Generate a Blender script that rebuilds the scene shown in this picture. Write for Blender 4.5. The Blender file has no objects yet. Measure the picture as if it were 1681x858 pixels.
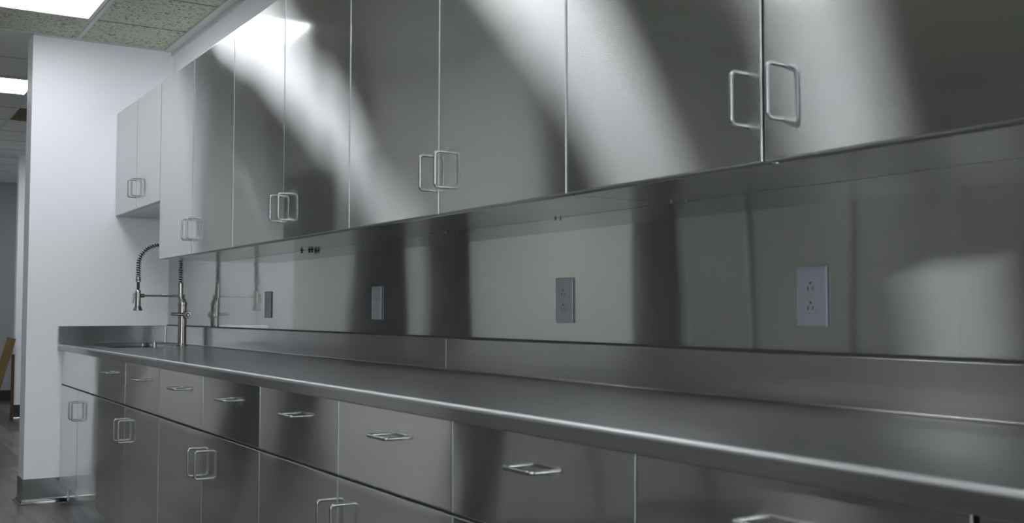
import bpy, bmesh, math, random
from mathutils import Vector, Matrix
random.seed(7)
scene = bpy.context.scene
COL = scene.collection
PI = math.pi

# ------------------------------------------------------------------ dimensions (metres)
# X: back wall at 0, room at negative X.  Y: end wall at 0, camera at negative Y.  Z: up.
ZC = 2.7171            # ceiling
XE = -0.799            # free end of the partition wall
XU = -0.3238           # face of the upper doors
XL = -0.6096           # face of the lower doors
XC = -0.6320           # front of the worktop
ZT, ZTB = 0.9127, 0.8778
ZS, XS = 1.0162, -0.0223
XOPP = -5.0            # far side of the room behind the camera
XG = -2.30             # pale wall opposite the cabinets

# ------------------------------------------------------------------ materials
def new_mat(name):
    m = bpy.data.materials.new(name); m.use_nodes = True
    nt = m.node_tree; nt.nodes.clear()
    out = nt.nodes.new('ShaderNodeOutputMaterial')
    return m, nt, out

def principled(name, col, rough=0.5, metal=0.0, spec=0.5, noise=None, bump=None):
    m, nt, out = new_mat(name)
    p = nt.nodes.new('ShaderNodeBsdfPrincipled')
    p.inputs['Base Color'].default_value = (*col, 1)
    p.inputs['Roughness'].default_value = rough
    p.inputs['Metallic'].default_value = metal
    p.inputs['Specular IOR Level'].default_value = spec
    nt.links.new(p.outputs[0], out.inputs[0])
    if noise or bump:
        tc = nt.nodes.new('ShaderNodeTexCoord')
    if noise:
        scale, amt = noise
        n = nt.nodes.new('ShaderNodeTexNoise'); n.inputs['Scale'].default_value = scale
        n.inputs['Detail'].default_value = 4
        nt.links.new(tc.outputs['Object'], n.inputs['Vector'])
        mx = nt.nodes.new('ShaderNodeMix'); mx.data_type = 'RGBA'
        mx.inputs['A'].default_value = (*[c*(1-amt) for c in col], 1)
        mx.inputs['B'].default_value = (*[min(1, c*(1+amt)) for c in col], 1)
        nt.links.new(n.outputs['Fac'], mx.inputs['Factor'])
        nt.links.new(mx.outputs['Result'], p.inputs['Base Color'])
    if bump:
        scale, st = bump
        n = nt.nodes.new('ShaderNodeTexNoise'); n.inputs['Scale'].default_value = scale
        nt.links.new(tc.outputs['Object'], n.inputs['Vector'])
        b = nt.nodes.new('ShaderNodeBump'); b.inputs['Strength'].default_value = st
        b.inputs['Distance'].default_value = 0.002
        nt.links.new(n.outputs['Fac'], b.inputs['Height'])
        nt.links.new(b.outputs[0], p.inputs['Normal'])
    return m

def steel(name, col, along, sharp_r, ax, ay, mix, streak, amt=0.05):
    """Brushed stainless steel: a clear lobe and a lobe spread across the grain.
    along = direction of the grain, ax/ay = GGX alpha along / across the grain."""
    m, nt, out = new_mat(name)
    g1 = nt.nodes.new('ShaderNodeBsdfAnisotropic'); g1.distribution = 'GGX'
    g2 = nt.nodes.new('ShaderNodeBsdfAnisotropic'); g2.distribution = 'GGX'
    r = math.sqrt(math.sqrt(ax*ay)); a = 1 - math.sqrt(ax/ay)
    g1.inputs['Roughness'].default_value = sharp_r; g1.inputs['Anisotropy'].default_value = 0
    g2.inputs['Roughness'].default_value = r; g2.inputs['Anisotropy'].default_value = a
    cv = nt.nodes.new('ShaderNodeCombineXYZ')
    for i in range(3): cv.inputs[i].default_value = along[i]
    nt.links.new(cv.outputs[0], g2.inputs['Tangent'])
    tc = nt.nodes.new('ShaderNodeTexCoord'); mp = nt.nodes.new('ShaderNodeMapping')
    mp.inputs['Scale'].default_value = streak
    n = nt.nodes.new('ShaderNodeTexNoise'); n.inputs['Scale'].default_value = 1; n.inputs['Detail'].default_value = 5
    nt.links.new(tc.outputs['Object'], mp.inputs[0]); nt.links.new(mp.outputs[0], n.inputs['Vector'])
    mx = nt.nodes.new('ShaderNodeMix'); mx.data_type = 'RGBA'
    mx.inputs['A'].default_value = (*[c*(1-amt) for c in col], 1)
    mx.inputs['B'].default_value = (*[c*(1+amt) for c in col], 1)
    nt.links.new(n.outputs['Fac'], mx.inputs['Factor'])
    for g in (g1, g2): nt.links.new(mx.outputs['Result'], g.inputs['Color'])
    ms = nt.nodes.new('ShaderNodeMixShader'); ms.inputs[0].default_value = mix
    nt.links.new(g1.outputs[0], ms.inputs[1]); nt.links.new(g2.outputs[0], ms.inputs[2])
    nt.links.new(ms.outputs[0], out.inputs[0])
    return m

SC = (0.72, 0.73, 0.725)
M = {}
M['door_steel'] = steel('brushed_steel_doors', SC, (0, 1, 0), 0.085, 0.006, 0.36, 0.72, (3, 3, 420))
M['drawer_steel'] = steel('brushed_steel_fronts', (0.80, 0.80, 0.785), (0, 1, 0), 0.07, 0.005, 0.24, 0.48, (3, 3, 420))
M['sheet_steel'] = steel('mill_steel_sheet', (0.66, 0.68, 0.655), (0, 1, 0), 0.045, 0.0013, 0.26, 0.58, (3, 3, 300), 0.03)
M['under_steel'] = steel('mill_steel_cabinet_box', (0.78, 0.79, 0.77), (0, 1, 0), 0.07, 0.006, 0.20, 0.45, (3, 3, 300), 0.03)
M['top_steel'] = steel('satin_steel_worktop', (0.50, 0.50, 0.505), (0, 1, 0), 0.11, 0.05, 0.24, 0.66, (160, 2, 160), 0.10)
M['edge_satin'] = principled('satin_rolled_edge', (0.55, 0.56, 0.57), 0.42, 1.0)
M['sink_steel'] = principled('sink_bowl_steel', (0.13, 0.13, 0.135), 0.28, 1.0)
M['base_steel'] = principled('dark_base_steel', (0.30, 0.305, 0.31), 0.16, 1.0)
M['plain_steel'] = principled('satin_steel', (0.52, 0.53, 0.53), 0.30, 1.0)
M['edge_steel'] = principled('sheared_steel_edge', (0.55, 0.57, 0.58), 0.34, 1.0)
M['handle_steel'] = principled('satin_wire', (0.36, 0.365, 0.37), 0.28, 1.0)
M['end_steel'] = steel('satin_steel_end_splash', (0.33, 0.335, 0.345), (1, 0, 0), 0.14, 0.05, 0.20, 0.66, (2, 160, 160), 0.10)
M['nickel'] = principled('brushed_nickel', (0.33, 0.315, 0.30), 0.26, 1.0)
M['spring'] = principled('bright_spring_wire', (0.55, 0.55, 0.55), 0.25, 1.0)
M['hose'] = principled('dark_hose', (0.03, 0.03, 0.032), 0.5)
M['carcass'] = principled('carcass_steel', (0.50, 0.51, 0.51), 0.22, 1.0)
M['dark'] = principled('dark_gap', (0.02, 0.02, 0.02), 0.7)
M['wall'] = principled('white_wall_paint', (0.86, 0.87, 0.905), 0.55, bump=(260, 0.06))
M['wall_grey'] = principled('grey_wall_paint', (0.22, 0.22, 0.20), 0.6)
M['wall_opp'] = principled('pale_wall_paint', (0.92, 0.93, 0.895), 0.6)
M['wall_dim'] = principled('grey_blue_wall_paint', (0.34, 0.36, 0.36), 0.65)
M['plate'] = principled('light_grey_plastic', (0.25, 0.26, 0.29), 0.4)
M['slot'] = principled('slot_black', (0.012, 0.012, 0.014), 0.6)
M['tee'] = principled('white_tee_bar', (0.60, 0.63, 0.62), 0.45)
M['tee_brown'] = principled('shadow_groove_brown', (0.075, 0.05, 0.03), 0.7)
M['black_door'] = principled('black_brown_door', (0.022, 0.020, 0.019), 0.45)
M['green_door'] = principled('black_green_door', (0.024, 0.028, 0.026), 0.45)
M['black_base'] = principled('black_base', (0.02, 0.02, 0.02), 0.4)
M['board'] = principled('honey_board', (0.15, 0.085, 0.025), 0.5, noise=(18, 0.25))
M['board2'] = principled('red_brown_board', (0.075, 0.038, 0.025), 0.5, noise=(18, 0.25))
M['frame'] = principled('light_frame_grey', (0.50, 0.52, 0.52), 0.35)
M['stain'] = principled('stained_tile', (0.16, 0.11, 0.04), 0.8, noise=(9, 0.6))
M['caulk'] = principled('grey_caulk', (0.05, 0.05, 0.055), 0.6, noise=(60, 0.5))

def emission(name, col, st):
    m, nt, out = new_mat(name)
    e = nt.nodes.new('ShaderNodeEmission'); e.inputs[0].default_value = (*col, 1); e.inputs[1].default_value = st
    nt.links.new(e.outputs[0], out.inputs[0]); return m
LS = 13.0
M['panel'] = emission('led_diffuser', (0.935, 0.96, 1.0), LS)

M['fill_glow'] = emission('added_fill_glow', (0.86, 0.94, 1.0), 12.0)  # emitter for the fill light added in the rear wall

def ceiling_mat(name, col, fleck, fleck_amt):
    m, nt, out = new_mat(name)
    p = nt.nodes.new('ShaderNodeBsdfPrincipled'); p.inputs['Roughness'].default_value = 0.9
    p.inputs['Specular IOR Level'].default_value = 0.1
    tc = nt.nodes.new('ShaderNodeTexCoord')
    mp = nt.nodes.new('ShaderNodeMapping'); mp.inputs['Scale'].default_value = (1, 1, 1)
    n = nt.nodes.new('ShaderNodeTexNoise'); n.inputs['Scale'].default_value = 62; n.inputs['Detail'].default_value = 3
    n.inputs['Distortion'].default_value = 1.2
    n2 = nt.nodes.new('ShaderNodeTexNoise'); n2.inputs['Scale'].default_value = 3; n2.inputs['Detail'].default_value = 3
    cr = nt.nodes.new('ShaderNodeValToRGB')
    cr.color_ramp.elements[0].position = 0.36; cr.color_ramp.elements[0].color = (*fleck, 1)
    cr.color_ramp.elements[1].position = 0.36 + 0.10; cr.color_ramp.elements[1].color = (*col, 1)
    mx = nt.nodes.new('ShaderNodeMix'); mx.data_type = 'RGBA'; mx.blend_type = 'MULTIPLY'
    mx.inputs['Factor'].default_value = fleck_amt
    cr2 = nt.nodes.new('ShaderNodeValToRGB')
    cr2.color_ramp.elements[0].color = (0.8, 0.8, 0.76, 1); cr2.color_ramp.elements[1].color = (1, 1, 1, 1)
    L = nt.links.new
    L(tc.outputs['Object'], mp.inputs[0]); L(mp.outputs[0], n.inputs['Vector']); L(mp.outputs[0], n2.inputs['Vector'])
    L(n.outputs['Fac'], cr.inputs[0]); L(n2.outputs['Fac'], cr2.inputs[0])
    L(cr.outputs[0], mx.inputs['A']); L(cr2.outputs[0], mx.inputs['B'])
    L(mx.outputs['Result'], p.inputs['Base Color'])
    b = nt.nodes.new('ShaderNodeBump'); b.inputs['Strength'].default_value = 0.4; b.inputs['Distance'].default_value = 0.003
    L(n.outputs['Fac'], b.inputs['Height']); L(b.outputs[0], p.inputs['Normal'])
    L(p.outputs[0], out.inputs[0]); return m
M['tile'] = ceiling_mat('fissured_ceiling_tile', (0.66, 0.68, 0.58), (0.17, 0.17, 0.12), 1.0)
M['tile_far'] = ceiling_mat('plain_ceiling_tile', (0.86, 0.87, 0.86), (0.78, 0.79, 0.78), 0.6)

def floor_mat():
    m, nt, out = new_mat('grey_vinyl_plank')
    p = nt.nodes.new('ShaderNodeBsdfPrincipled'); p.inputs['Roughness'].default_value = 0.34
    L = nt.links.new
    tc = nt.nodes.new('ShaderNodeTexCoord')
    mp = nt.nodes.new('ShaderNodeMapping'); mp.inputs['Rotation'].default_value = (0, 0, PI/2)
    br = nt.nodes.new('ShaderNodeTexBrick'); br.inputs['Scale'].default_value = 1.0
    br.inputs['Brick Width'].default_value = 1.2; br.inputs['Row Height'].default_value = 0.18
    br.inputs['Mortar Size'].default_value = 0.0016; br.inputs['Mortar Smooth'].default_value = 0.1
    br.offset = 0.37
    br.inputs['Color1'].default_value = (0.055, 0.053, 0.051, 1); br.inputs['Color2'].default_value = (0.15, 0.144, 0.138, 1)
    br.inputs['Mortar'].default_value = (0.014, 0.013, 0.013, 1)
    mp2 = nt.nodes.new('ShaderNodeMapping'); mp2.inputs['Scale'].default_value = (26, 2.2, 1)
    n = nt.nodes.new('ShaderNodeTexNoise'); n.inputs['Scale'].default_value = 1.0; n.inputs['Detail'].default_value = 7
    n.inputs['Distortion'].default_value = 0.8
    cr = nt.nodes.new('ShaderNodeValToRGB')
    cr.color_ramp.elements[0].position = 0.3; cr.color_ramp.elements[0].color = (0.55, 0.54, 0.53, 1)
    cr.color_ramp.elements[1].position = 0.72; cr.color_ramp.elements[1].color = (1.45, 1.42, 1.4, 1)
    mx = nt.nodes.new('ShaderNodeMix'); mx.data_type = 'RGBA'; mx.blend_type = 'MULTIPLY'; mx.inputs['Factor'].default_value = 1
    L(tc.outputs['Object'], mp.inputs[0]); L(mp.outputs[0], br.inputs['Vector'])
    L(tc.outputs['Object'], mp2.inputs[0]); L(mp2.outputs[0], n.inputs['Vector'])
    L(n.outputs['Fac'], cr.inputs[0]); L(br.outputs['Color'], mx.inputs['A']); L(cr.outputs[0], mx.inputs['B'])
    L(mx.outputs['Result'], p.inputs['Base Color'])
    b = nt.nodes.new('ShaderNodeBump'); b.inputs['Strength'].default_value = 0.25; b.inputs['Distance'].default_value = 0.002
    L(n.outputs['Fac'], b.inputs['Height']); L(b.outputs[0], p.inputs['Normal'])
    L(p.outputs[0], out.inputs[0]); return m
M['floor'] = floor_mat()

# ------------------------------------------------------------------ helpers
WL = {}                                  # world position of every object's origin
def thing(name, label, cat, loc, group=None):
    o = bpy.data.objects.new(name, None); COL.objects.link(o)
    o.empty_display_size = 0.1; o.location = loc; WL[o] = Vector(loc)
    o['label'] = label; o['category'] = cat
    if group: o['group'] = group
    return o

def obj(name, bm, mat, parent=None, origin=None, smooth=35, label=None, wn=True):
    """Link world-space bmesh geometry as one mesh object."""
    base = WL[parent] if parent is not None else Vector(origin or (0, 0, 0))
    bmesh.ops.translate(bm, verts=bm.verts, vec=-base)
    bmesh.ops.recalc_face_normals(bm, faces=bm.faces)
    me = bpy.data.meshes.new(name); bm.to_mesh(me); bm.free()
    if smooth:
        me.polygons.foreach_set('use_smooth', [True]*len(me.polygons))
        me.set_sharp_from_angle(angle=math.radians(smooth))
    for mm in (mat if isinstance(mat, (list, tuple)) else [mat]): me.materials.append(mm)
    o = bpy.data.objects.new(name, me); COL.objects.link(o)
    if smooth and wn:
        md = o.modifiers.new('normals', 'WEIGHTED_NORMAL'); md.keep_sharp = True; md.weight = 90
    if parent is not None: o.parent = parent
    else: o.location = base
    WL[o] = base.copy()
    if label: o['label'] = label
    return o

def tag(o, label, cat, group=None):
    o['label'] = label; o['category'] = cat
    if group: o['group'] = group
    return o

def struct(name, bm, mat, smooth=None):
    o = obj(name, bm, mat, None, None, smooth); o['kind'] = 'structure'; return o

def add_box(bm, x0, x1, y0, y1, z0, z1, bev=0.0, seg=2, mi=0):
    x0, x1 = min(x0, x1), max(x0, x1); y0, y1 = min(y0, y1), max(y0, y1); z0, z1 = min(z0, z1), max(z0, z1)
    t = bmesh.new(); bmesh.ops.create_cube(t, size=1)
    for v in t.verts:
        v.co = Vector(((x0+x1)/2 + v.co.x*(x1-x0), (y0+y1)/2 + v.co.y*(y1-y0), (z0+z1)/2 + v.co.z*(z1-z0)))
    if bev > 0:
        bmesh.ops.bevel(t, geom=list(t.edges), offset=bev, segments=seg, profile=0.5, affect='EDGES', clamp_overlap=True)
    for f in t.faces: f.material_index = mi
    merge(bm, t)

def merge(bm, t):
    me = bpy.data.meshes.new('tmp'); t.to_mesh(me); t.free(); bm.from_mesh(me); bpy.data.meshes.remove(me)

def box(*a, **k):
    bm = bmesh.new(); add_box(bm, *a, **k); return bm

def tube(bm, pts, r, seg=12, cap=True, radii=None):
    pts = [Vector(p) for p in pts]; n = len(pts)
    rings = []; prev = None
    for i, p in enumerate(pts):
        d = (pts[min(i+1, n-1)] - pts[max(i-1, 0)]).normalized()
        if prev is None:
            a = Vector((0, 0, 1)) if abs(d.z) < 0.9 else Vector((1, 0, 0))
            u = d.cross(a).normalized()
        else:
            u = (prev - d*prev.dot(d)).normalized()
        prev = u; w = d.cross(u)
        rr = radii[i] if radii else r
        rings.append([bm.verts.new(p + (u*math.cos(2*PI*k/seg) + w*math.sin(2*PI*k/seg))*rr) for k in range(seg)])
    for i in range(n-1):
        for k in range(seg):
            bm.faces.new((rings[i][k], rings[i][(k+1) % seg], rings[i+1][(k+1) % seg], rings[i+1][k]))
    if cap:
        bm.faces.new(rings[0][::-1]); bm.faces.new(rings[-1])
    return bm

def lathe(bm, prof, c, axis='Z', seg=32):
    """prof: list of (radius, height along axis)"""
    rings = []
    for r, h in prof:
        ring = []
        for k in range(seg):
            a = 2*PI*k/seg; p = (r*math.cos(a), r*math.sin(a), h)
            if axis == 'Y': p = (p[0], p[2], p[1])
            if axis == 'X': p = (p[2], p[0], p[1])
            ring.append(bm.verts.new(Vector(c) + Vector(p)))
        rings.append(ring)
    for i in range(len(rings)-1):
        for k in range(seg):
            bm.faces.new((rings[i][k], rings[i][(k+1) % seg], rings[i+1][(k+1) % seg], rings[i+1][k]))
    bm.faces.new(rings[0][::-1]); bm.faces.new(rings[-1])
    return bm

def extrude_profile(bm, prof, y0, y1):
    """closed profile of (x, z) points swept along Y"""
    a = [bm.verts.new((x, y0, z)) for x, z in prof]; b = [bm.verts.new((x, y1, z)) for x, z in prof]
    n = len(prof)
    for i in range(n): bm.faces.new((a[i], a[(i+1) % n], b[(i+1) % n], b[i]))
    bm.faces.new(a[::-1]); bm.faces.new(b)
    return bm

def panel(y0, y1, z0, z1, x, th=0.019, bev=0.0025, warp=None, nu=18, nv=24):
    """A folded sheet-metal front facing -X, its face very slightly out of flat (warp(s,t) in metres, s,t in -1..1)."""
    bm = bmesh.new()
    if y0 > y1: y0, y1 = y1, y0
    cy, cz, hy, hz = (y0+y1)/2, (z0+z1)/2, (y1-y0)/2, (z1-z0)/2
    def W(y, z):
        return warp((y-cy)/hy, (z-cz)/hz) if warp else 0.0
    def lines(a, b, n):
        e = 0.0015; return [a] + [a+e + (b-a-2*e)*i/(n-2) for i in range(n-1)] + [b]
    us = lines(y0+bev, y1-bev, nu); vs = lines(z0+bev, z1-bev, nv)
    g = [[bm.verts.new((x - W(u, v), u, v)) for v in vs] for u in us]
    for i in range(nu):
        for j in range(nv):
            bm.faces.new((g[i][j], g[i+1][j], g[i+1][j+1], g[i][j+1]))
    per = [(i, 0) for i in range(nu)] + [(nu, j) for j in range(nv)] + [(i, nv) for i in range(nu, 0, -1)] + [(0, j) for j in range(nv, 0, -1)]
    def out(i, j):
        oy = -1 if i == 0 else (1 if i == nu else 0); oz = -1 if j == 0 else (1 if j == nv else 0)
        return oy, oz
    prev = [g[i][j] for i, j in per]
    steps = [(bev*math.sin(a), bev*(1-math.cos(a))) for a in (PI/8, PI/4, 3*PI/8, PI/2)] + [(bev, th)]
    n = len(per); front = set(bm.faces)
    for off, dep in steps:
        ring = []
        for (i, j) in per:
            oy, oz = out(i, j); p = g[i][j].co
            ring.append(bm.verts.new((p.x + dep if dep < th else x + th, p.y + oy*off, p.z + oz*off)))
        for k in range(n):
            bm.faces.new((prev[k], prev[(k+1) % n], ring[(k+1) % n], ring[k]))
        prev = ring
    bm.faces.new(prev)
    for f in bm.faces:
        if f not in front: f.material_index = 1
    return bm

def arc_path(pts, r, n=6):
    """polyline with rounded corners"""
    pts = [Vector(p) for p in pts]; out = [pts[0]]
    for i in range(1, len(pts)-1):
        a = (pts[i-1]-pts[i]).normalized(); b = (pts[i+1]-pts[i]).normalized()
        p0 = pts[i] + a*r; p1 = pts[i] + b*r; c = pts[i] + (a+b)*r
        for k in range(n+1):
            t = PI/2*k/n
            out.append(c - b*r*math.cos(t) - a*r*math.sin(t))
    out.append(pts[-1]); return out

HR = 0.0043; HP = 0.036
def handle(parent, x, y, z, vertical=True, L=0.096):
    h = L/2; e = (lambda s: (0, 0, s*h)) if vertical else (lambda s: (0, s*h, 0))
    c = Vector((x, y, z))
    pts = [c + Vector(e(-1)) + Vector((0.001, 0, 0)), c + Vector(e(-1)) + Vector((-HP, 0, 0)), c + Vector(e(1)) + Vector((-HP, 0, 0)), c + Vector(e(1)) + Vector((0.001, 0, 0))]
    bm = bmesh.new(); tube(bm, arc_path(pts, 0.010, 7), HR, 14)
    return obj('handle', bm, M['handle_steel'], parent, smooth=50)

def wav(tilt=0, bow=0, twist=0, side=0, k=(), bowz=0, x0=0):
    """sheet out-of-flat: tilt (rad, turns about Z), bow (m), twist (m), short waves [(amp, freq, phase, slope)]"""
    def f(s, t):
        d = tilt*s*0.3 + bow*(1-s*s) + twist*s*t + side*max(0, abs(s)-0.7)**2 + bowz*(1-t*t)
        for a, fr, ph, sl in k: d += a*math.sin(fr*s + ph + sl*t)
        return d
    return f

# ------------------------------------------------------------------ room shell
struct('floor', box(XOPP, 2.0, -9.2, 8.4, -0.08, 0), M['floor'])
struct('wall_back', box(0, 0.12, -9.2, 0, 0, ZC), M['wall'])
struct('wall_end', box(XE, 0.12, 0, 0.20, 0, ZC), M['wall'])
bm = bmesh.new()          # rear wall behind the camera, with an added opening for fill light
WX0, WX1, WZ0, WZ1 = -4.9, -2.5, 0.95, 2.40
add_box(bm, XOPP, WX0, -9.32, -9.2, 0, ZC); add_box(bm, WX1, 0.12, -9.32, -9.2, 0, ZC)
add_box(bm, WX0, WX1, -9.32, -9.2, 0, WZ0); add_box(bm, WX0, WX1, -9.32, -9.2, WZ1, ZC)
struct('wall_rear', bm, M['wall_grey'])
bm = bmesh.new()
for k in range(4):
    xa = WX0 + (WX1-WX0)*k/3; add_box(bm, xa-0.025, xa+0.025, -9.27, -9.22, WZ0, WZ1, 0.004, 1)
for z in (WZ0+0.025, WZ1-0.025): add_box(bm, WX0, WX1, -9.27, -9.22, z-0.025, z+0.025, 0.004, 1)
struct('added_window_1', bm, M['frame'])
struct('added_window_2', box(WX0, WX1, -9.262, -9.256, WZ0, WZ1), M['fill_glow'])  # unseen glowing pane, added to even out light on the end wall
struct('wall_far', box(XG-0.12, -0.95, 8.3, 8.42, 0, ZC), M['wall'])
struct('wall_return', box(-0.182, 2.0, 5.35, 5.47, 0, ZC), M['wall'])
struct('wall_passage', box(-1.07, -0.95, 5.5, 8.42, 0, ZC), M['wall'])
struct('wall_alcove', box(-0.95, 2.0, 8.0, 8.12, 0, ZC), M['wall_dim'])
struct('wall_side', box(1.88, 2.0, 0.2, 8.0, 0, ZC), M['wall'])

# opposite side of the galley: a pale wall with two dark doorways, ending in a dark jamb; beyond it a grey return
bm = bmesh.new()
D1 = (0.29, 1.05); D2 = (1.30, 2.56); YE = -1.70
for y0, y1 in ((D2[1], 8.42), (D1[1], D2[0]), (YE, D1[0])): add_box(bm, XG-0.12, XG, y0, y1, 0, ZC)
for y0, y1 in (D1, D2): add_box(bm, XG-0.12, XG, y0, y1, 2.30, ZC)
struct('wall_left', bm, M['wall_opp'])
struct('trim_5', box(XG-0.13, XG+0.012, YE-0.23, YE, 0, ZC), M['black_door'])
struct('wall_left_return', box(XOPP, XG-0.13, YE-0.23, YE-0.11, 0, ZC), M['wall_grey'])
struct('wall_left_beyond', box(XOPP-0.12, XOPP, -9.32, YE-0.11, 0, ZC), M['wall_grey'])
bm = bmesh.new()
for x, w in ((-2.97, 0.014), (-2.475, 0.010)): add_box(bm, x-w, x+w, YE-0.245, YE-0.2295, 0, ZC, 0.003, 1)
struct('trim_6', bm, M['wall_dim'])
bm = bmesh.new()
for x, w in ((-3.02, 0.02), (-3.9, 0.03)): add_box(bm, x-w, x+w, YE-0.237, YE-0.2295, 0, ZC, 0.002, 1)
struct('trim_7', bm, M['black_base'])
struct('door_1', box(XG-0.10, XG-0.05, D1[0], D1[1], 0, 2.30), M['black_door'])
struct('door_2', box(XG-0.10, XG-0.05, D2[0], D2[1], 0, 2.30), M['green_door'])

# ceiling
TX = [-0.556 - 0.6096*k for k in range(6)]
TY = [-0.497 + 0.6096*k for k in range(-14, 15)]
def in_light(y, lights): return any(abs(y-l) < 0.3 for l in lights)
struct('ceiling', box(XOPP, 0.12, -9.2, 0.02, ZC, ZC+0.05), M['tile'])
struct('ceiling_beyond', box(XOPP, 2.0, 0.02, 8.42, ZC, ZC+0.05), M['tile_far'])
bm = bmesh.new()
for x in TX[:5]:
    add_box(bm, x-0.012, x+0.012, -9.2, -0.001, ZC-0.005, ZC+0.01, 0.001, 1)
    add_box(bm, x-0.012, x+0.012, 0.201 if x > XE else 0.0, 8.0 if x > -0.95 else 8.3, ZC-0.005, ZC+0.01, 0.001, 1)
add_box(bm, XOPP, XE-0.001, -0.02, 0.02, ZC-0.006, ZC+0.01)
struct('trim_1', bm, M['tee'])
bm = bmesh.new()
for y in TY:
    if y < 0: add_box(bm, XOPP, -0.05, y-0.004, y+0.004, ZC-0.0012, ZC+0.01)
struct('trim_2', bm, M['tee_brown'])
bm = bmesh.new()
for y in TY:
    if y > 0.2 and y < 7.9: add_box(bm, XOPP if y < 5.4 else -0.95, 1.8 if y < 5.3 else -0.1, y-0.005, y+0.005, ZC-0.0012, ZC+0.01)
struct('trim_3', bm, M['wall_grey'])
bm = bmesh.new()          # wall angle carrying the ceiling grid
add_box(bm, -0.056, -0.0005, -9.2, -0.001, ZC-0.012, ZC+0.01)
add_box(bm, -0.010, -0.0005, -9.2, -0.001, ZC-0.034, ZC-0.010)
add_box(bm, XE, -0.01, -0.014, -0.0005, ZC-0.010, ZC+0.01)
struct('trim_4', bm, M['tee'])

# cove bases
def cove(pts_fn):
    prof = [(0.0, 0.144), (0.004, 0.144), (0.005, 0.142), (0.005, 0.034)]
    for k in range(1, 8):
        a = PI/2*k/8; prof.append((0.005 + 0.020*(1-math.cos(a)), 0.034 - 0.030*math.sin(a)))
    prof += [(0.026, 0.003), (0.026, 0.0), (0.0, 0.0)]
    return prof
def cove_run(bm, p0, p1, nrm, ext0=0.0, ext1=0.0):
    """cove profile from p0 to p1 (x, y), projecting along nrm"""
    p0, p1, nrm = Vector((*p0, 0)), Vector((*p1, 0)), Vector((*nrm, 0)); d = (p1-p0).normalized()
    A, B = [], []
    for o, z in cove(None):
        A.append(bm.verts.new(p0 - d*o*ext0 + nrm*o + Vector((0, 0, z)))); B.append(bm.verts.new(p1 + d*o*ext1 + nrm*o + Vector((0, 0, z))))
    n = len(A)
    for i in range(n): bm.faces.new((A[i], A[(i+1) % n], B[(i+1) % n], B[i]))
    bm.faces.new(A[::-1]); bm.faces.new(B)
bm = bmesh.new()
cove_run(bm, (XL+0.045, -0.0005), (XE, -0.0005), (0, -1), 0, 1)
cove_run(bm, (XE-0.0005, 0.0), (XE-0.0005, 0.2), (-1, 0), 1, 1)
struct('baseboard_end', bm, M['base_steel'], 30)
bm = bmesh.new()
cove_run(bm, (1.8, 5.3495), (-0.182, 5.3495), (0, -1), 0, 0)
struct('baseboard_far', bm, M['base_steel'], 30)
struct('baseboard_alcove', box(-0.95, 1.8, 7.985, 7.999, 0, 0.12), M['black_base'])

# ------------------------------------------------------------------ ceiling lights
def ceiling_light(x1, y1, label):
    s = 0.6096; x0, y0 = x1 - s, y1 - s
    t = thing('ceiling_light', label, 'ceiling light', ((x0+x1)/2, (y0+y1)/2, ZC-0.006), 'square ceiling light panels')
    bm = bmesh.new()
    for a in ((x0+0.012, x1-0.012, y0+0.012, y0+0.034), (x0+0.012, x1-0.012, y1-0.034, y1-0.012),
              (x0+0.012, x0+0.034, y0+0.034, y1-0.034), (x1-0.034, x1-0.012, y0+0.034, y1-0.034)):
        add_box(bm, *a, ZC-0.010, ZC-0.0005, 0.0015, 1)
    obj('frame', bm, M['frame'], t)
    obj('diffuser', box(x0+0.034, x1-0.034, y0+0.034, y1-0.034, ZC-0.006, ZC-0.001), M['panel'], t)
    return t
ceiling_light(TX[0]-0.006, -0.497, 'bright square ceiling light panel in the near ceiling beside the white end wall')
ceiling_light(TX[0]-0.006, 1.941, 'bright square ceiling light panel beyond the white end wall, over the passage')
ceiling_light(TX[0]-0.006, -2.935, 'bright square ceiling light panel above the middle of the counter run')
ceiling_light(TX[3]-0.006, -2.935, 'bright square ceiling light panel across the room from the nearest upper cabinet')
ceiling_light(TX[0]+1.9, 6.82, 'unseen added fill-light panel round the corner at the end of the passage')  # hidden panel added to lift the dark alcove

ceiling_light(TX[0]-0.006, 4.380, 'bright square ceiling light panel second along the passage beyond the white end wall')
ceiling_light(TX[0]+1.2132, 4.380, 'unseen added fill-light panel behind the white end wall, near the far wall')  # hidden panel added to brighten the white return wall
for lx, nm in ((TX[0]-0.006, 'over the near end of the counter, behind the viewer'), (TX[3]-0.006, 'behind the viewer on the far side of the room')):  # unseen panels added on along the ceiling grid for fill
    ceiling_light(lx, -5.373, 'unseen added ceiling light panel ' + nm)
for lx, nm in ((TX[0]-0.006, 'closest to the rear wall, on the counter side'), (TX[3]-0.006, 'closest to the rear wall, away from the counter')):  # second unseen row, also added for fill
    ceiling_light(lx, -7.812, 'unseen added ceiling light panel ' + nm)
o = obj('ceiling_tile', box(TX[0]+0.013, TX[0]+0.596, 2.557, 3.15, ZC-0.003, ZC-0.0005), M['stain'])
tag(o, 'brown water-stained ceiling tile beyond the white end wall', 'ceiling tile')

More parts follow.
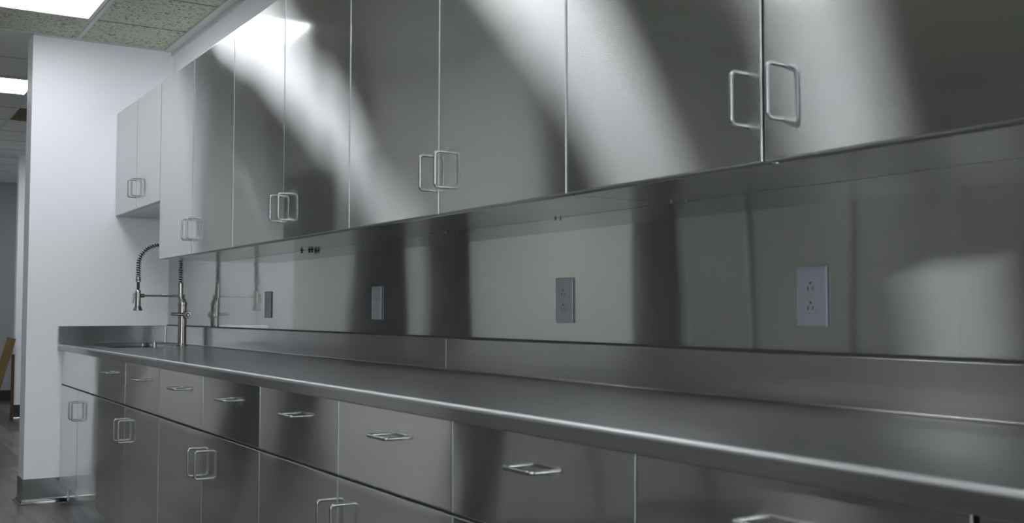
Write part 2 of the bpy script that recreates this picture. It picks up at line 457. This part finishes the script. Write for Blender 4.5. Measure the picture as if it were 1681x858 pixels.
# ------------------------------------------------------------------ upper cabinets
G = 0.0018
def wall_cabinet(label, yf, yn, zb, zt, fronts, hz, warps, gaps=(G, G), screws=()):
    t = thing('wall_cabinet', label, 'cabinet', (-0.16, (yf+yn)/2, zb), 'steel upper cabinets')
    bm = bmesh.new(); x0 = XU + 0.0215
    add_box(bm, x0, -0.0045, yn+0.0014, yf-0.0014, zb-0.0035, zt)
    obj('body', bm, M['under_steel'], t, smooth=None)
    for sx, sy, dark in screws:
        bm = bmesh.new(); zs = zb - 0.0035
        k = 1.0 if dark == 1 else 0.45
        lathe(bm, [(0.0075*k, 0.0), (0.0075*k, -0.0025*k), (0.0034*k, -0.003*k), (0.0034*k, -0.0095*k), (0.0068*k, -0.010*k), (0.0068*k, -0.0125*k)], (sx, sy, zs), seg=18)
        obj('screw', bm, M['slot'] if dark else M['handle_steel'], t, label='black screw under the cabinet' if dark else None)
    ym = fronts
    for i, (a, b) in enumerate(((yf, ym), (ym, yn))):
        d = obj('door', panel(b + (gaps[i] if i == 0 else G), a - (G if i == 0 else gaps[0]), zb, zt, XU, warp=warps[i]), [M['door_steel'], M['edge_steel']], t, smooth=30)
        handle(d, XU, ym + (0.042 if i == 0 else -0.046), hz)
    return t
US = [0, -0.5299, -1.0598]; 
UD = [-1.0598 - 0.6096*k for k in range(9)]
HZU = 1.4865
mm = 0.001
uw = [wav(k=((0.05*mm, 2.1, 0.3, 0.4),)), wav(k=((0.05*mm, 2.4, 1.3, 0.4),)),
      wav(side=0.001, k=((0.10*mm, 2.5, 0.8, 0.5),)), wav(side=0.001, k=((0.5*mm, 3.2, 1.0, 1.2), (0.12*mm, 7.0, 0.2, 2.0))),
      wav(side=0.001, k=((0.5*mm, 3.0, 2.2, 1.3), (0.04*mm, 8.0, 1.0, 1.0))), wav(side=0.001, k=((0.45*mm, 3.2, -0.6, 1.6), (0.12*mm, 7.5, 0.5, 1.2))),
      wav(side=0.001, k=((0.8*mm, 2.9, 0.4, 1.5), (0.05*mm, 6.0, 0.8, 1.5))), wav(side=0.001, k=((0.16*mm, 3.1, 1.2, 1.0),)),
      wav(side=0.001, k=((0.18*mm, 2.8, 2.0, 0.8),)), wav(side=0.001, k=((0.15*mm, 2.8, 0.0, 0.8),))]
wall_cabinet('short steel upper cabinet above the sink, its bottom higher than the others', 0-0.001, UD[0], 1.674, 2.291, US[1], 1.791, uw[0:2])
wall_cabinet('tall steel upper cabinet right beside the short one, farthest of the full-height uppers', UD[0], UD[2], 1.3695, 2.291, UD[1], HZU, uw[2:4])
wall_cabinet('steel upper cabinet with the white-hot glare across its doors, above the first two outlets', UD[2], UD[4], 1.3695, 2.291, UD[3], HZU, uw[4:6], screws=((-0.018, -2.372, 1), (-0.018, -2.400, 1), (-0.034, -2.325, 1), (-0.018, -2.905, 0), (-0.025, -3.478, 0)))
wall_cabinet('steel upper cabinet above the third outlet, between the glaring one and the nearest one', UD[4], UD[6], 1.3695, 2.291, UD[5], HZU, uw[6:8], screws=((-0.024, -3.598, 0), (-0.012, -4.22, 2)))
wall_cabinet('steel upper cabinet nearest the viewer, with the largest pair of door handles', UD[6], UD[8], 1.3695, 2.291, UD[7], HZU, uw[8:10], gaps=(0.0035, G), screws=((-0.040, -4.745, 0), (-0.030, -4.785, 0)))

# ------------------------------------------------------------------ lower cabinets
BS = -1.0513
BD = [BS - 0.6099*k for k in range(11)]
ZBD, ZDR = 0.117, 0.6794
def base_cabinet(label, yf, yn, ym, warps, dwarps=None, sink=False, last=False):
    t = thing('base_cabinet', label, 'cabinet', (-0.30, (yf+yn)/2, 0), 'steel lower cabinets')
    x0 = XL + 0.0215; ztop = ZTB - 0.004
    bm = bmesh.new()
    if sink:
        add_box(bm, x0, -0.003, yf-0.018, yf-0.0006, 0.10, ztop); add_box(bm, x0, -0.003, yn+0.0006, yn+0.018, 0.10, ztop)
        add_box(bm, x0, -0.003, yn+0.018, yf-0.018, 0.10, 0.118); add_box(bm, -0.02, -0.003, yn+0.018, yf-0.018, 0.118, ztop)
        add_box(bm, x0, x0+0.02, yn+0.018, yf-0.018, 0.66, ztop)
    else:
        add_box(bm, x0, -0.003, yn+0.0006, yf-0.0006, 0.10, ztop)
    obj('body', bm, M['carcass'], t, smooth=None)
    obj('toe_kick', box(-0.5555, -0.5535, yn+0.0006, yf-0.0006, 0, 0.0995), M['plain_steel'], t, smooth=None)
    zt = ZTB - 0.003
    if sink:
        obj('filler_strip', box(XL+0.002, XL+0.0195, yf-0.018, yf-0.0008, ZBD, zt), M['drawer_steel'], t, smooth=None)
        fa = yf - 0.0205
        d = obj('false_front', panel(yn+G, fa-G, ZDR+0.003, zt, XL, warp=dwarps[0], nu=24, nv=10), [M['drawer_steel'], M['edge_steel']], t, smooth=30)
    else:
        fa = yf
        for i, (a, b) in enumerate(((yf, ym), (ym, yn))):
            d = obj('drawer', panel(b + (0.003 if last and i == 1 else G), a - G, ZDR+0.003, zt, XL, warp=dwarps[i], nu=18, nv=10), [M['drawer_steel'], M['edge_steel']], t, smooth=30)
            handle(d, XL, (a+b)/2, 0.8115, vertical=False)
    for i, (a, b) in enumerate(((fa, ym), (ym, yn))):
        d = obj('door', panel(b + (0.003 if last and i == 1 else G), a-G, ZBD, ZDR-0.003, XL, warp=warps[i], nu=18, nv=20), [M['drawer_steel'], M['edge_steel']], t, smooth=30)
        handle(d, XL, ym + (0.048 if i == 0 else -0.042), 0.566)
    return t
lw = [wav(side=0.001, k=((0.30*mm, 2.6 + 0.2*i, 1.7*i, 1.6),)) for i in range(10)]
dw = [wav(side=0.001, bow=0.0001*((i % 3)-1), k=((0.42*mm, 3.0 + 0.15*i, 2.3*i + 0.4, 1.3),)) for i in range(10)]
dw[6] = wav(side=0.001, bow=-0.0015, k=((0.25*mm, 2.6, 0.9, 1.6),))
dw[5] = wav(side=0.001, bow=-0.0006, k=((0.35*mm, 2.8, 2.0, 1.5),))
base_cabinet('steel sink base cabinet in the far corner, plain front panel without a drawer handle', -0.001, BD[0], (BD[0]-0.02)/2, lw[0:2], dw[0:1], sink=True)
base_cabinet('steel base cabinet next to the sink base, with the two smallest drawers', BD[0], BD[2], BD[1], lw[2:4], dw[2:4])
base_cabinet('steel base cabinet third from the end wall, its drawers left of the black-streaked drawer', BD[2], BD[4], BD[3], lw[4:6], dw[4:6])
base_cabinet('steel base cabinet with the pale grey drawer and the black-streaked drawer side by side', BD[4], BD[6], BD[5], lw[6:8], dw[6:8])
base_cabinet('steel base cabinet with the big dark drawer under the nearest stretch of counter', BD[6], BD[8], BD[7], lw[8:10], dw[8:10], last=True)
base_cabinet('steel base cabinet of which only a sliver shows in the bottom right corner', BD[8]-0.004, BD[10], BD[9], lw[8:10], dw[8:10])

# ------------------------------------------------------------------ worktop with splash and sink
YN = BD[10] - 0.01
wt = thing('countertop', 'long stainless steel countertop with upstand and sink over the lower cabinets', 'countertop', (-0.3, YN/2, ZTB))
def rounded(cx, cz, r, a0, a1, n=6):
    return [(cx + r*math.cos(a0+(a1-a0)*k/n), cz + r*math.sin(a0+(a1-a0)*k/n)) for k in range(n+1)]
SB = ZT - 0.004
prof = [(XC+0.022, ZTB), (XC+0.0015, ZTB)] + [(XC, ZTB+0.0015)]
prof += rounded(XC+0.010, ZT-0.010, 0.010, PI, PI/2, 10)
prof += [(XS-0.012, ZT)] + rounded(XS-0.007, ZT+0.007, 0.007, -PI/2, 0, 6)[1:]
prof += [(XS, ZS-0.003)] + rounded(XS+0.003, ZS-0.003, 0.003, PI, PI/2, 4)[1:]
prof += [(-0.0045, ZS), (-0.0045, ZTB+0.02), (XC+0.022, ZTB+0.02)]
bm = bmesh.new(); extrude_profile(bm, prof, YN, -0.0015)
top = obj('worktop', bm, M['top_steel'], wt, smooth=40, wn=False)
SX0, SX1, SY0, SY1 = -0.505, -0.160, -0.880, -0.125
def rrect(x0, x1, y0, y1, r, n=6):
    p = []
    for cx, cy, a in ((x1-r, y1-r, 0), (x0+r, y1-r, PI/2), (x0+r, y0+r, PI), (x1-r, y0+r, 1.5*PI)):
        p += [(cx+r*math.cos(a+PI/2*k/n), cy+r*math.sin(a+PI/2*k/n)) for k in range(n+1)]
    return p
cb = bmesh.new(); rr = rrect(SX0, SX1, SY0, SY1, 0.03)
va = [cb.verts.new((x, y, ZTB-0.02)) for x, y in rr]; vb = [cb.verts.new((x, y, ZT+0.05)) for x, y in rr]
for i in range(len(rr)): cb.faces.new((va[i], va[(i+1) % len(rr)], vb[(i+1) % len(rr)], vb[i]))
cb.faces.new(va[::-1]); cb.faces.new(vb)
cut = obj('cutter', cb, M['dark'])
md = top.modifiers.new('cut', 'BOOLEAN'); md.operation = 'DIFFERENCE'; md.object = cut; md.solver = 'EXACT'
dg = bpy.context.evaluated_depsgraph_get()
me = bpy.data.meshes.new_from_object(top.evaluated_get(dg))
top.modifiers.clear(); top.data = me
me.polygons.foreach_set('use_smooth', [True]*len(me.polygons)); me.set_sharp_from_angle(angle=math.radians(40))
bpy.data.objects.remove(cut)
me.materials.append(M['edge_satin'])
for p in me.polygons:
    c = p.center
    if c.x + WL[wt].x < XC+0.0101 and c.z + WL[wt].z > ZT-0.0101 and abs(p.normal.y) < 0.5: p.material_index = 1
md = top.modifiers.new('normals', 'WEIGHTED_NORMAL'); md.keep_sharp = True; md.weight = 90
# basin: walls and bottom hanging under the opening
bm = bmesh.new(); ri = rrect(SX0+0.002, SX1-0.002, SY0+0.002, SY1-0.002, 0.03); ro = rrect(SX0-0.004, SX1+0.004, SY0-0.004, SY1+0.004, 0.035)
zb = 0.70
levels = [(ri, ZTB+0.019), (ri, zb+0.02), (rrect(SX0+0.02, SX1-0.02, SY0+0.02, SY1-0.02, 0.03), zb), ]
rings = [[bm.verts.new((x, y, z)) for x, y in L] for L, z in levels]
outer = [(ro, ZTB+0.0185), (ro, zb-0.003)]
oring = [[bm.verts.new((x, y, z)) for x, y in L] for L, z in outer]
n = len(ri)
def link(a, b):
    for i in range(n): bm.faces.new((a[i], a[(i+1) % n], b[(i+1) % n], b[i]))
link(rings[0], rings[1]); link(rings[1], rings[2]); bm.faces.new(rings[2]); link(oring[0], oring[1]); bm.faces.new(oring[1][::-1]); link(rings[0], oring[0])
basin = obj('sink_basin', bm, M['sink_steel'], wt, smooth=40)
bm = bmesh.new(); lathe(bm, [(0.045, 0), (0.045, 0.003), (0.03, 0.004), (0.028, 0.001)], (-0.34, -0.49, zb))
obj('drain', bm, M['nickel'], basin)
bm = bmesh.new(); add_box(bm, XC+0.0005, XS-0.0002, -0.021, -0.0015, ZT-0.001, ZS, 0.0025, 2)
obj('end_splash', bm, M['end_steel'], wt)
bm = bmesh.new(); pf = rounded(0, 0, 0.008, 0, PI/2, 5)
tube(bm, [(XS-0.002, -0.0225, ZT), (XS-0.002, -0.0225, ZS-0.001)], 0.0036, 10)
obj('corner_weld', bm, M['handle_steel'], wt)
bm = bmesh.new(); add_box(bm, XS-0.0004, XS+0.001, -3.600, -3.597, ZT+0.007, ZS-0.003)
obj('weld_seam', bm, M['edge_satin'], wt, smooth=None)

# steel sheet on the wall between splash and uppers
def sheet():
    bm = bmesh.new(); y0, y1, z0, z1 = YN, -0.001, 1.0225, 1.3655; nu, nv = 260, 8
    def W(y, z):
        t = (z-1.19)/0.17
        return (0.00042*math.sin(y*4.3+0.6+0.8*t) + 0.00014*math.sin(y*10.3+1.7-0.9*t) + 0.00012*math.sin(2.6*t+y*2.0)*math.sin(y*6.0))
    g = [[bm.verts.new((-0.0035 - W(y0+(y1-y0)*i/nu, z0+(z1-z0)*j/nv), y0+(y1-y0)*i/nu, z0+(z1-z0)*j/nv)) for j in range(nv+1)] for i in range(nu+1)]
    for i in range(nu):
        for j in range(nv): bm.faces.new((g[i][j], g[i+1][j], g[i+1][j+1], g[i][j+1]))
    per = [(i, 0) for i in range(nu)] + [(nu, j) for j in range(nv)] + [(i, nv) for i in range(nu, 0, -1)] + [(0, j) for j in range(nv, 0, -1)]
    ring = [bm.verts.new((-0.001, g[i][j].co.y, g[i][j].co.z)) for i, j in per]; m = len(per)
    for k in range(m): bm.faces.new((g[per[k][0]][per[k][1]], g[per[(k+1) % m][0]][per[(k+1) % m][1]], ring[(k+1) % m], ring[k]))
    bm.faces.new(ring)
    return bm
sp = thing('backsplash_panel', 'shiny stainless steel sheet on the wall between countertop and upper cabinets', 'backsplash', (-0.002, YN/2, 1.0165))
obj('sheet', sheet(), M['sheet_steel'], sp, smooth=30)
bm = bmesh.new(); add_box(bm, -0.0036, -0.001, -1.0590, -0.001, 1.3662, 1.669)
obj('upper_sheet', bm, M['sheet_steel'], sp, smooth=None)
bm = bmesh.new(); add_box(bm, -0.0080, -0.0012, YN, -0.001, 1.0166, 1.0222)
obj('caulk_line', bm, M['caulk'], sp, label='dark grey caulk line along the bottom edge')

# ------------------------------------------------------------------ outlets
def outlet(y, z, label, cw=0.0402, ch=0.0622):
    t = thing('wall_outlet', label, 'outlet', (-0.004, y, z-ch), 'duplex outlets in the steel backsplash')
    bm = bmesh.new(); add_box(bm, -0.0105, -0.0040, y-cw, y+cw, z-ch, z+ch, 0.0026, 3)
    cp = obj('cover_plate', bm, M['plate'], t)
    bm = bmesh.new(); lathe(bm, [(0.0034, 0.0), (0.0034, -0.0012), (0.0024, -0.0019)], (-0.0105, y, z), 'X', 16)
    add_box(bm, -0.01255, -0.0122, y-0.0026, y+0.0026, z-0.0004, z+0.0004, mi=1)
    obj('screw', bm, [M['plate'], M['slot']], cp)
    for s in (1, -1):
        zc = z + s*0.0200
        bm = bmesh.new()
        # rounded face with flat top and bottom
        pts = []
        for k in range(48):
            a = 2*PI*k/48; px, pz = 0.0172*math.cos(a), 0.0172*math.sin(a)
            pts.append((px, max(-0.0142, min(0.0142, pz))))
        A = [bm.verts.new((-0.0104, y+px, zc+pz)) for px, pz in pts]; B = [bm.verts.new((-0.0116, y+px, zc+pz)) for px, pz in pts]
        C2 = [bm.verts.new((-0.0123, y+px*0.95, zc+pz*0.95)) for px, pz in pts]
        for k in range(48):
            bm.faces.new((A[k], A[(k+1) % 48], B[(k+1) % 48], B[k])); bm.faces.new((B[k], B[(k+1) % 48], C2[(k+1) % 48], C2[k]))
        bm.faces.new(C2); bm.faces.new(A[::-1])
        r = obj('receptacle', bm, M['plate'], t, smooth=30)
        bm = bmesh.new()
        for dy, hh in ((0.0063, 0.0046), (-0.0063, 0.0038)): add_box(bm, -0.01255, -0.0121, y+dy-0.0011, y+dy+0.0011, zc-0.0035-hh, zc-0.0035+hh)
        lathe(bm, [(0.0026, 0), (0.0026, -0.0003)], (-0.01225, y, zc+0.0078), 'X', 16)
        obj('slots', bm, M['slot'], r, label='black plug slots and ground hole')
    return t
outlet(-1.8248, 1.1349, 'light grey wall outlet nearest the faucet, the smallest of the four')
outlet(-3.0291, 1.1349, 'light grey wall outlet standing out against the dark reflected band in the backsplash')
outlet(-4.2561, 1.1349, 'light grey wall outlet on the pale middle stretch of the backsplash')
outlet(-5.1483, 1.1349, 'light grey wall outlet nearest the viewer, with plug slots clearly readable')

# ------------------------------------------------------------------ faucet
FX, FY = -0.095, -0.666
fc = thing('faucet', 'brushed nickel spring-neck kitchen faucet standing behind the sink', 'faucet', (FX, FY, ZT))
bm = bmesh.new(); lathe(bm, [(0.029, 0), (0.029, 0.006), (0.0245, 0.009), (0.0235, 0.012), (0.0235, 0.150), (0.0235, 0.222), (0.0255, 0.224), (0.0255, 0.240), (0.022, 0.244), (0.012, 0.246)], (FX, FY, ZT), seg=40)
obj('body', bm, M['nickel'], fc)
RX = FX - 0.011
bm = bmesh.new()
tube(bm, [(FX, FY, 1.155), (FX-0.002, FY, 1.165), (FX-0.008, FY, 1.176), (RX, FY, 1.188), (RX, FY, 1.255), (RX, FY, 1.262)], 0.0, 20, True, [0.021, 0.019, 0.0155, 0.0135, 0.0135, 0.012])
obj('riser', bm, M['nickel'], fc, smooth=50)
# lever: a barrel across the body with a rod
bm = bmesh.new(); lathe(bm, [(0.012, -0.052), (0.0195, -0.050), (0.0205, -0.046), (0.0205, 0.006), (0.012, 0.010)], (FX+0.018, FY, 1.083), 'Y', 28)
lv = obj('lever', bm, M['nickel'], fc)
bm = bmesh.new(); tube(bm, [(FX+0.018, FY-0.030, 1.083), (FX-0.02, FY-0.032, 1.086), (FX-0.066, FY-0.034, 1.089), (FX-0.072, FY-0.034, 1.0893)], 0, 14, True, [0.009, 0.0088, 0.0085, 0.006])
obj('lever_rod', bm, M['nickel'], lv, smooth=50)
bm = bmesh.new(); lathe(bm, [(0.011, -0.0545), (0.011, -0.0515)], (FX+0.018, FY, 1.083), 'Y', 24)
obj('end_cap', bm, M['hose'], lv, label='dark ring in the lever end')
bm = bmesh.new(); lathe(bm, [(0.006, -0.057), (0.006, -0.054)], (FX+0.018, FY, 1.083), 'Y', 20)
obj('cap_pin', bm, M['nickel'], lv)
# neck path
HX = -0.335; R0 = (RX-HX)/2; CXn = (RX+HX)/2; ZA = 1.354
path = [Vector((RX, FY, 1.255 + (ZA-1.255)*k/20)) for k in range(20)]
path += [Vector((CXn + R0*math.cos(PI*k/40), FY, ZA + R0*math.sin(PI*k/40))) for k in range(41)]
path += [Vector((HX, FY, ZA - (ZA-1.268)*k/12)) for k in range(1, 13)]
bm = bmesh.new(); tube(bm, path + [Vector((HX, FY, 1.212))], 0.0078, 12)
hs = obj('hose', bm, M['hose'], fc, smooth=50, label='dark hose inside the spring')
seglen = [0]
for i in range(1, len(path)): seglen.append(seglen[-1] + (path[i]-path[i-1]).length)
TL = seglen[-1]; pitch = 0.0128; turns = TL/pitch; N = int(turns*16)
hel = []; j = 0
for k in range(N+1):
    s = TL*k/N
    while j < len(path)-2 and seglen[j+1] < s: j += 1
    f = (s-seglen[j])/(seglen[j+1]-seglen[j]); p = path[j].lerp(path[j+1], f)
    d = (path[j+1]-path[j]).normalized(); u = Vector((0, 1, 0)); w = d.cross(u)
    a = 2*PI*turns*k/N
    hel.append(p + (u*math.cos(a) + w*math.sin(a))*0.0128)
bm = bmesh.new(); tube(bm, hel, 0.0026, 7)
obj('spring', bm, M['spring'], fc, smooth=60)
bm = bmesh.new(); lathe(bm, [(0.010, 0), (0.0145, 0.001), (0.0145, 0.012), (0.0125, 0.016), (0.0125, 0.026)], (HX, FY, 1.262))
obj('spring_collar', bm, M['nickel'], fc)
bm = bmesh.new(); lathe(bm, [(0.018, 0), (0.0235, 0.001), (0.0240, 0.007), (0.0185, 0.018), (0.0155, 0.030), (0.0150, 0.060), (0.0150, 0.108), (0.012, 0.112)], (HX, FY, 1.106), seg=36)
sh = obj('spray_head', bm, M['nickel'], fc)
bm = bmesh.new(); tube(bm, [(HX-0.014, FY, 1.203), (HX-0.0235, FY, 1.196), (HX-0.022, FY, 1.170), (HX-0.0275, FY, 1.145)], 0, 10, True, [0.004, 0.005, 0.0048, 0.0035])
obj('spray_trigger', bm, M['nickel'], sh, smooth=60)
bm = bmesh.new(); lathe(bm, [(0.008, 0), (0.0105, 0.001), (0.0105, 0.018), (0.007, 0.020)], (HX+0.0145, FY, 1.188), 'X', 20)
tube(bm, [(HX+0.03, FY, 1.188), (RX-0.012, FY, 1.188)], 0.0052, 14)
lathe(bm, [(0.0155, -0.008), (0.0165, -0.007), (0.0165, 0.007), (0.0155, 0.008)], (RX, FY, 1.188), 'Z', 24)
lathe(bm, [(0.005, 0), (0.007, 0.001), (0.007, 0.010), (0.004, 0.012)], (RX+0.014, FY, 1.188), 'X', 16)
obj('support_arm', bm, M['nickel'], fc, smooth=45)

# little chrome button on the deck by the sink
bm = bmesh.new(); lathe(bm, [(0.0135, 0.0), (0.0135, 0.003), (0.0105, 0.004), (0.0105, 0.027), (0.0095, 0.029), (0.006, 0.0297)], (-0.302, -0.908, ZT+0.0002), seg=28)
o = obj('deck_button', bm, M['handle_steel'], None, (-0.302, -0.908, ZT))
tag(o, 'small bright metal push button on the countertop at the near end of the sink', 'button')

# ------------------------------------------------------------------ boards leaning in the passage
def board(name, label, p0, p1, w, th, mat):
    p0, p1 = Vector(p0), Vector(p1); d = (p1-p0).normalized(); n = Vector((0, 1, 0)); s = d.cross(n).normalized()
    bm = bmesh.new(); add_box(bm, -w/2, w/2, -th/2, th/2, 0, (p1-p0).length, 0.002, 1)
    mt = Matrix((s, n, d)).transposed().to_4x4(); mt.translation = p0
    bmesh.ops.transform(bm, matrix=mt, verts=bm.verts)
    o = obj(name, bm, mat, None, tuple(p0)); tag(o, label, 'board'); return o
board('wooden_board', 'honey-brown wooden board leaning aslant against the white wall end', (-0.455, 5.20, 0.010), (-0.222, 5.29, 0.83), 0.085, 0.02, M['board'])
board('wooden_board', 'thin red-brown wooden board standing upright behind the leaning board', (-0.201, 5.325, 0.0), (-0.200, 5.335, 0.66), 0.030, 0.018, M['board2'])

# ------------------------------------------------------------------ world, camera, colour
w = bpy.data.worlds.new('world'); scene.world = w; w.use_nodes = True
bg = w.node_tree.nodes.get('Background'); bg.inputs[0].default_value = (0.02, 0.02, 0.022, 1); bg.inputs[1].default_value = 1.0

f_px, yaw, pitch, roll = 1754.751, 0.5598, 0.04721, 0.00166
cd = bpy.data.cameras.new('camera'); cam = bpy.data.objects.new('camera', cd); COL.objects.link(cam)
cd.sensor_width = 36; cd.lens = f_px/1681*36; cd.clip_start = 0.05
cd.dof.use_dof = True; cd.dof.focus_distance = 5.0; cd.dof.aperture_fstop = 7.0
fwd = Vector((math.sin(yaw)*math.cos(pitch), math.cos(yaw)*math.cos(pitch), math.sin(pitch)))
rt = Vector((math.cos(yaw), -math.sin(yaw), 0)); up = rt.cross(fwd)
c, s = math.cos(roll), math.sin(roll)
rt, up = c*rt + s*up, -s*rt + c*up
mt = Matrix((rt, up, -fwd)).transposed().to_4x4(); mt.translation = Vector((-1.70367, -6.68909, 1.10212))
cam.matrix_world = mt
scene.camera = cam

vs = scene.view_settings
vs.view_transform = 'Standard'; vs.look = 'None'; vs.gamma = 1; vs.use_curve_mapping = False; vs.exposure = 0.0
scene.cycles.use_denoising = True
scene.cycles.max_bounces = 10; scene.cycles.diffuse_bounces = 6; scene.cycles.glossy_bounces = 6
scene.cycles.sample_clamp_indirect = 8
